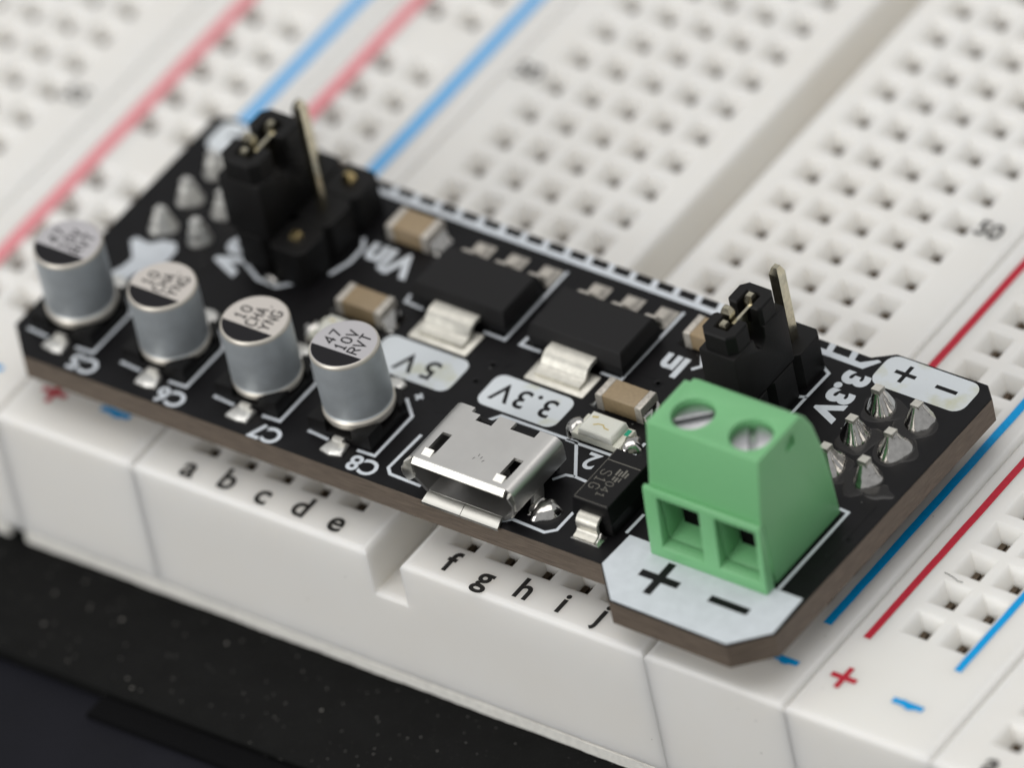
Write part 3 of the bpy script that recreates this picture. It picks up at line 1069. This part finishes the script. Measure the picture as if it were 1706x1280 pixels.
for i in range(n):
    for j in range(len(ysl) - 1):
        if usb_hole(i, j):
            continue
        a, b = path[i], path[(i + 1) % n]
        m.quad((a[0] + ucx, ysl[j], a[1]), (b[0] + ucx, ysl[j], b[1]), (b[0] + ucx, ysl[j + 1], b[1]), (a[0] + ucx, ysl[j + 1], a[1]), shared=True)
shell = m.build('usb_socket', 'steel', board, smooth=50)
shell['label'] = 'silver micro USB socket at the front edge'
sd = shell.modifiers.new('thickness', 'SOLIDIFY')
sd.thickness = 0.22
sd.offset = -1
bpy.context.view_layer.update()
_me = bpy.data.meshes.new_from_object(shell.evaluated_get(bpy.context.evaluated_depsgraph_get()))
shell.modifiers.clear()
shell.data = _me
_me.shade_smooth()
_me.set_sharp_from_angle(angle=math.radians(28))
# flared lips round the mouth
def lip(name, pts_xz, out_xz, yout, ymid, w=0.20):
    q = MB()
    rings = []
    for (x, z), (ox, oz) in zip(pts_xz, out_xz):
        rings.append([(x + ucx, uy0 + 0.05, z), (x + ox * 0.35 + ucx, ymid, z + oz * 0.35), (x + ox + ucx, yout, z + oz),
                      (x + ox * 0.98 - math.copysign(0.0, ox) + ucx, yout - 0.02, z + oz - w if oz >= 0 else z + oz + w), (x + ox * 0.2 + ucx, ymid + 0.12, z - w if oz >= 0 else z + w),
                      (x + ucx, uy0 + 0.05, z - w if oz >= 0 else z + w)])
    q.loft(rings)
    return q.build(name, 'steel_lit_edge', shell, smooth=45)


q = MB()
sec = [(uy0 + 0.05, zt + 0.003), (uy0 - 0.03, zt - 0.002), (uy0 - 0.07, zt - 0.055), (uy0 - 0.11, zt - 0.02), (uy0 - 0.33, zt - 0.25), (uy0 - 0.28, zt - 0.36), (uy0 + 0.05, zt - 0.21)]
q.loft([[(ucx - 3.08, y, z) for y, z in sec], [(ucx + 3.0, y, z) for y, z in sec], [(ucx + 3.1, y, z - 0.03) for y, z in sec]])
q.build('front_lip', 'steel_lit_edge', shell)
lip('front_lip', [(-2.5, zb + 0.005), (-0.02, zb + 0.005)], [(-0.10, -0.27), (0, -0.27)], uy0 - 0.68, uy0 - 0.30)
lip('front_lip', [(0.02, zb + 0.005), (2.45, zb + 0.005)], [(0, -0.27), (0.10, -0.27)], uy0 - 0.68, uy0 - 0.30)
for s in (-1, 1):
    # flared ears at the sides of the mouth
    q = MB()
    z0_, z1_ = T + 1.05, T + 2.45
    rings = []
    for k in range(6):
        z = z0_ + (z1_ - z0_) * k / 5
        x0 = 3.58 if 0 < k < 4 else 3.46
        xo = x0 + 0.26 * math.sin(math.pi * (k + 0.6) / 6.2)
        xs_ = [x0 - 0.20, x0 + 0.0, x0 + 0.06, xo, xo - 0.08, x0 - 0.14]
        ys_ = [uy0 + 0.1, uy0 + 0.1, uy0 - 0.1, uy0 - 0.38, uy0 - 0.42, uy0 - 0.14]
        rings.append([(ucx + s * xx, yy, z) for xx, yy in zip(xs_, ys_)])
    q.loft(rings)
    q.build('side_ear', 'steel_lit_edge', shell, smooth=50)
    # mounting leg and its solder
    q = MB()
    q.loft([[(ucx + s * 3.20, 0.25, T + 0.0), (ucx + s * 3.42, 0.25, T + 0.0), (ucx + s * 3.42, 1.3, T + 0.0), (ucx + s * 3.20, 1.3, T + 0.0)],
            [(ucx + s * 3.36, 0.35, T + 0.9), (ucx + s * 3.56, 0.35, T + 0.9), (ucx + s * 3.56, 1.3, T + 0.9), (ucx + s * 3.36, 1.3, T + 0.9)],
            [(ucx + s * 3.40, 0.6, T + 1.3), (ucx + s * 3.58, 0.6, T + 1.3), (ucx + s * 3.58, 1.3, T + 1.3), (ucx + s * 3.40, 1.3, T + 1.3)]])
    q.build('mounting_leg', 'steel', shell)
    q = MB()
    blob(q, ucx + s * 4.15, 0.45, T + 0.01, 0.78, 0.92, 0.55, 22, seed=31 + s)
    blob(q, ucx + s * 3.55, 0.5, T + 0.01, 0.42, 0.75, 0.50, 18, seed=37 + s)
    q.build('solder_joint', 'solder', shell, smooth=60)
# latch springs and sheared tabs at the slots
for x0, x1 in ((16.45, 17.08), (21.28, 21.92)):
    q = MB()
    q.sweep_strip([(1.3, zt - 0.75), (0.5, zt - 0.72), (0.05, zt - 0.55), (-0.35, zt - 0.50)], x0 + 0.12, x1 - 0.12, 0.1)
    q.build('latch_spring', 'steel', shell, smooth=60)
    q = MB()
    q.loft([[(x0 - 0.06, -0.90, zt - 0.06), (x1 - 0.08, -0.92, zt - 0.06), (x1 - 0.08, -0.45, zt - 0.10), (x0 - 0.06, -0.45, zt - 0.10)],
            [(x0 - 0.06, -0.90, zt + 0.004), (x1 - 0.08, -0.92, zt + 0.004), (x1 - 0.08, -0.45, zt + 0.14), (x0 - 0.06, -0.45, zt + 0.14)]])
    q.build('sheared_tab', 'steel_lit_edge', shell)
q = MB()
for x, y, a in ((19.24, 0.10, 70), (19.38, 0.42, 95), (19.62, 0.30, 80), (19.85, 0.12, 60)):
    dx, dy = 0.09 * math.cos(math.radians(a)), 0.09 * math.sin(math.radians(a))
    q.ribbon([(x - dx, y - dy), (x + dx, y + dy)], 0.035, zt + 0.002, zt + 0.005)
q.build('stamped_mark', 'ink_black', shell)
# contact tongue inside and the closed back
q = MB()
q.rbox(ucx - 1.9, ucx + 1.9, 0.7, 3.2, T + 1.55, T + 2.05, 0.05, 1)
q.box(ucx - 3.2, ucx + 3.2, 2.9, 3.2, T + 0.4, T + 2.42)
q.build('contact_tongue', 'black_plastic', shell)
for i in range(5):
    q = MB()
    xx = ucx - 1.3 + 0.65 * i
    q.box(xx - 0.2, xx + 0.2, 3.3, 4.75, T + 0.01, T + 0.16)
    q.build('signal_lead', 'tin', shell)

# ------------------------------------------------------------------ green screw terminal
X0, X1 = 30.72, 38.22
Z0 = T + 0.01
m = MB()
prof = [(0.98, Z0), (7.38, Z0), (7.24, T + 2.6), (6.98, T + 5.2), (6.55, T + 7.2), (6.12, T + 8.15), (5.72, T + 8.52), (1.78, T + 8.52), (0.98, T + 4.62)]
m.loft([[(X0 + 0.05, y, z) for y, z in prof], [(X1 - 0.1, y, z) for y, z in prof]])
cuts = []
for cx in (32.72, 36.55):
    c = MB()
    c.lathe([(1.24, T + 6.6), (1.24, T + 9.5)], cx, 3.42, 0, 40)
    cuts.append(c)
for a, b in ((31.42, 34.14), (35.22, 37.86)):
    c = MB()
    c.loft([[(a + 0.02, 0.6, T + 0.72), (b - 0.02, 0.6, T + 0.72), (b - 0.02, 0.6, T + 4.28), (a + 0.02, 0.6, T + 4.28)],
            [(a + 0.02, 1.7, T + 1.12), (b - 0.02, 1.7, T + 1.12), (b - 0.02, 1.7, T + 3.95), (a + 0.02, 1.7, T + 3.95)],
            [(a + 0.02, 2.5, T + 1.35), (b - 0.02, 2.5, T + 1.35), (b - 0.02, 2.5, T + 3.85), (a + 0.02, 2.5, T + 3.85)]])
    cuts.append(c)
    c = MB()
    c.box(a + 0.30, b - 0.02, 1.6, 5.2, T + 1.30, T + 3.9)
    cuts.append(c)
c = MB()
c.box(X1 - 0.32, X1 + 0.3, 4.15, 4.95, T + 7.15, T + 7.95)
cuts.append(c)
c = MB()
c.box(X1 - 0.4, X1 + 0.3, 0.9, 1.27, T - 0.5, T + 4.3)
cuts.append(c)
c = MB()
c.box(X0 - 0.3, X0 + 0.42, 5.45, 6.5, T + 7.9, T + 9.0)
cuts.append(c)
body_me = baked(m, 'green_plastic', cuts, bevel=0.13, segs=3, name='screw_terminal')
term = link('screw_terminal', body_me, board)
term['label'] = 'green two-way screw terminal'
# front plate with its two wire openings
m = MB()
prof = [(0.22, Z0), (0.975, Z0), (0.975, T + 4.62), (0.70, T + 4.66), (0.62, T + 4.45)]
m.loft([[(X0 - 0.22, y, z) for y, z in prof], [(X1 + 0.02, y, z) for y, z in prof]])
cuts = []
for a, b in ((31.40, 34.16), (35.20, 37.88)):
    c = MB()
    c.loft([[(a - 0.02, -0.2, T + 0.58), (b + 0.02, -0.2, T + 0.58), (b + 0.02, -0.2, T + 4.2), (a - 0.02, -0.2, T + 4.2)],
            [(a, 1.2, T + 0.98), (b, 1.2, T + 0.98), (b, 1.2, T + 4.15), (a, 1.2, T + 4.15)]])
    cuts.append(c)
link('front_plate', baked(m, 'green_plastic', cuts, bevel=0.07, segs=2, name='front_plate'), term)
for k, cx in enumerate((32.72, 36.55)):
    m = MB()
    zs = T + 8.13
    m.lathe([(1.22, zs - 0.9), (1.22, zs - 0.42), (0.0001, zs - 0.40)], cx, 3.42, 0, 40)
    ang = math.radians((42, -56)[k])
    for s in (-1, 1):
        pts = []
        r, off_ = 1.18, 0.20
        a0 = math.asin(off_ / r)
        for i in range(17):
            a = a0 + (math.pi - 2 * a0) * i / 16
            x, y = r * math.cos(a), r * math.sin(a)
            if s < 0:
                x, y = -x, -y
            pts.append((cx + x * math.cos(ang) - y * math.sin(ang), 3.42 + x * math.sin(ang) + y * math.cos(ang)))
        m.rprism(pts, zs - 0.41, zs, 0.08, 2)
    m.build('clamp_screw', 'screw', term, smooth=40)
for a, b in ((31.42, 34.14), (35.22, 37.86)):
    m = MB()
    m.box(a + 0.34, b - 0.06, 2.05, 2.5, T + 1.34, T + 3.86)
    m.build('clamp_shade_block', 'cavity_shade', term)  # near-black block at the clamp, painting the shade inside each wire opening


# ------------------------------------------------------------------ pin headers
def pin_mesh(z0, z1, material, h=0.32):
    m = MB()
    c = h * 0.53
    m.loft([[(-h, -h, z0), (h, -h, z0), (h, h, z0), (-h, h, z0)], [(-h, -h, z1 - 0.45), (h, -h, z1 - 0.45), (h, h, z1 - 0.45), (-h, h, z1 - 0.45)],
            [(-c, -c, z1), (c, -c, z1), (c, c, z1), (-c, c, z1)]])
    return m.mesh('header_pin', material)


def octagon(cx, cy, hx, hy, c):
    return [(cx - hx + c, cy - hy), (cx + hx - c, cy - hy), (cx + hx, cy - hy + c), (cx + hx, cy + hy - c), (cx + hx - c, cy + hy),
            (cx - hx + c, cy + hy), (cx - hx, cy + hy - c), (cx - hx, cy - hy + c)]


def pin_header(x, ys, tops_, label):
    m = MB()
    for y in ys:
        m.rprism(octagon(x, y, 1.25, 1.265, 0.4), T + 0.01, T + 2.5, 0.08, 2)
    base = m.build('pin_header', 'black_plastic', board)
    base['label'] = label
    for y, t in zip(ys, tops_):
        o = link('header_pin', pin_mesh(T - 0.3, t, 'gold' if t < T + 3.5 else 'pin_metal', 0.21 if t > 14 else 0.32), base, loc=(x, y, 0))
    return base


m = MB()
blob(m, -1.8, 9.25, T + 0.01, 0.55, 0.4, 0.35, 18, seed=12)
m.build('solder_joint', 'solder', board, smooth=60)
HRX, HRY = 29.55, (10.72, 13.2, 15.68)
pin_header(HRX, HRY, (11.62, 11.62, 11.62), 'black three-pin header behind the screw terminal')
HLX, HLY = -3.25, (10.95, 13.42, 15.9)
pin_header(HLX, HLY, (11.62, 11.62, 11.2), 'black three-pin header under the left jumper')
pin_header(-0.62, (10.69, 13.23, 15.77), (T + 2.9, 14.3, T + 3.1), 'black header with one tall bare pin at its middle')


def jumper(x, y, label):
    """Shorting block that bridges the pins at (x, y) and (x, y+2.48)."""
    root = thing('jumper_cap', label, 'jumper', 'black jumper caps on the pin headers', (x, y, T + 2.55))
    zz = T + 2.55
    y2 = 2.48
    m = MB()
    # lower housing with a U-shaped notch between the two towers (profile in y-z, extruded along x)
    prof = [(-1.15, 0.0), (y2 + 1.2, 0.0), (y2 + 1.2, 3.9), (y2 - 0.72, 3.9), (y2 - 0.78, 3.3), (y2 - 0.95, 2.95), (1.24, 2.75), (0.98, 2.95), (0.8, 3.3), (0.74, 3.85), (-1.15, 3.85)]
    m.loft([[(-1.2, a, b) for a, b in prof], [(1.2, a, b) for a, b in prof]])
    link('housing', baked(m, 'black_plastic', [], bevel=0.09, segs=2, name='housing'), root)
    for k, cy in enumerate((0.0, y2)):
        s = 1 if k == 0 else -1
        # C-shaped tower, open towards the other pin
        o0, o1 = cy - s * 0.98, cy + s * 0.72
        pp = [(-1.12, o0 + s * 0.45), (-0.72, o0), (0.72, o0), (1.12, o0 + s * 0.45), (1.12, o1 - s * 0.2), (0.95, o1), (0.42, o1),
              (0.42, cy - s * 0.34), (-0.42, cy - s * 0.34), (-0.42, o1), (-0.95, o1), (-1.12, o1 - s * 0.2)]
        if s < 0:
            pp = pp[::-1]
        q = MB()
        ip = inset_poly(pp, 0.07)
        q.loft([[(a, b, 3.7) for a, b in pp], [(a, b, 5.02) for a, b in pp], [(a, b, 5.12) for a, b in ip]])
        q.build('tower', 'black_plastic', root)
    q = MB()
    q.box(0.12, 0.30, 0.45, y2 - 0.32, 3.0, 4.88)
    q.box(-0.42, -0.28, 0.45, y2 - 0.45, 2.95, 4.1)
    q.loft([[(-0.62, 0.55, 3.5), (-0.02, 0.55, 3.5), (-0.02, 1.05, 3.5), (-0.62, 1.05, 3.5)], [(-0.62, 0.55, 5.3), (-0.02, 0.55, 5.3), (-0.02, 1.05, 5.3), (-0.62, 1.05, 5.3)],
            [(-0.50, 0.66, 5.62), (-0.14, 0.66, 5.62), (-0.14, 0.94, 5.62), (-0.50, 0.94, 5.62)]])
    q.build('contact_spring', 'pin_metal', root)
    return root


jumper(HRX, HRY[0], 'black jumper cap on the sharp right header, behind the green screw terminal')
jl = jumper(HLX + 0.05, HLY[0], 'black jumper cap on the blurred left header, beside the tall bare pin')
jl.scale = (1.2, 1.04, 1.0)


# ------------------------------------------------------------------ soldered rail pins
def rail_pins(xs, ys, seed):
    rnd = random.Random(seed)
    for x in xs:
        for y in ys:
            m = MB()
            ph = rnd.uniform(0, 6)
            k1, k2 = rnd.uniform(0.03, 0.10), rnd.uniform(0.005, 0.03)
            jit = lambda a, k, ph=ph, k1=k1, k2=k2: k1 * math.sin(3 * a + ph) + k2 * math.sin(7 * a + 2 * ph + k * 0.2)
            s = rnd.uniform(0.86, 1.06) * (1.0 if x > 0 else 0.85)
            m.lathe([(0.99 * s, 0.005), (0.97 * s, 0.08), (0.89 * s, 0.22), (0.75 * s, 0.42), (0.59, 0.66), (0.46, 0.90), (0.37, 1.10), (0.31, 1.22)], x, y, T, 28, jitter=jit)
            o = m.build('solder_joint', 'solder' if x > 0 else 'solder_dull', board, smooth=45)
            q = MB()
            h = 0.27
            zt_ = T + rnd.uniform(1.34, 1.52)
            q.loft([[(x - h, y - h, T - 3), (x + h, y - h, T - 3), (x + h, y + h, T - 3), (x - h, y + h, T - 3)],
                    [(x - h, y - h, zt_), (x + h, y - h, zt_), (x + h, y + h, zt_ - 0.04), (x - h, y + h, zt_ - 0.04)]])
            q.build('pin_tip', 'tin' if x > 0 else 'solder_dull', o)
            q = MB()
            fx, fy = x + rnd.uniform(-0.25, 0.35), y - rnd.uniform(0.05, 0.4)
            if x > 0:
                blob(q, fx, fy, T + 0.003, 1.25, 1.15, 0.03, 26, seed=rnd.randint(0, 999))
                q.build('flux_residue', 'flux', o, smooth=60)


rail_pins((35.42, 37.98), (10.25, 12.78, 15.30), 5)
rail_pins((-10.15, -7.62), (10.25, 12.78, 15.30), 8)
m = MB()
blob(m, 39.0, 9.6, T + 0.003, 0.95, 0.6, 0.05, 24, seed=4)
m.build('flux_residue', 'flux', board, smooth=60)
# black spacers of the pins between circuit board and rails
for xs in ((35.42, 37.98), (-10.15, -7.62)):
    for y in (10.25, 12.78, 15.30):
        m = MB()
        m.box(xs[0] - 1.2, xs[1] + 0.75, y - 1.25, y + 1.25, 0.03, T - 1.64)
        m.build('pin_spacer', 'black_plastic', board)

# ------------------------------------------------------------------ a stray fibre on the right rail
fib = []
for k in range(9):
    t = k / 8
    fib.append((43.2 + 1.5 * t + 0.16 * math.sin(5 * t), 9.0 - 0.35 * t + 0.5 * max(0, t - 0.75), 0.03))
m = MB()
m.ribbon([(a, b) for a, b, c in fib], 0.035, 0.006, 0.035)
fo = m.build('lint_fibre', 'cap_print')
fo['label'] = 'tiny dark fibre lying between the holes of the lower right power rail'
fo['category'] = 'lint'
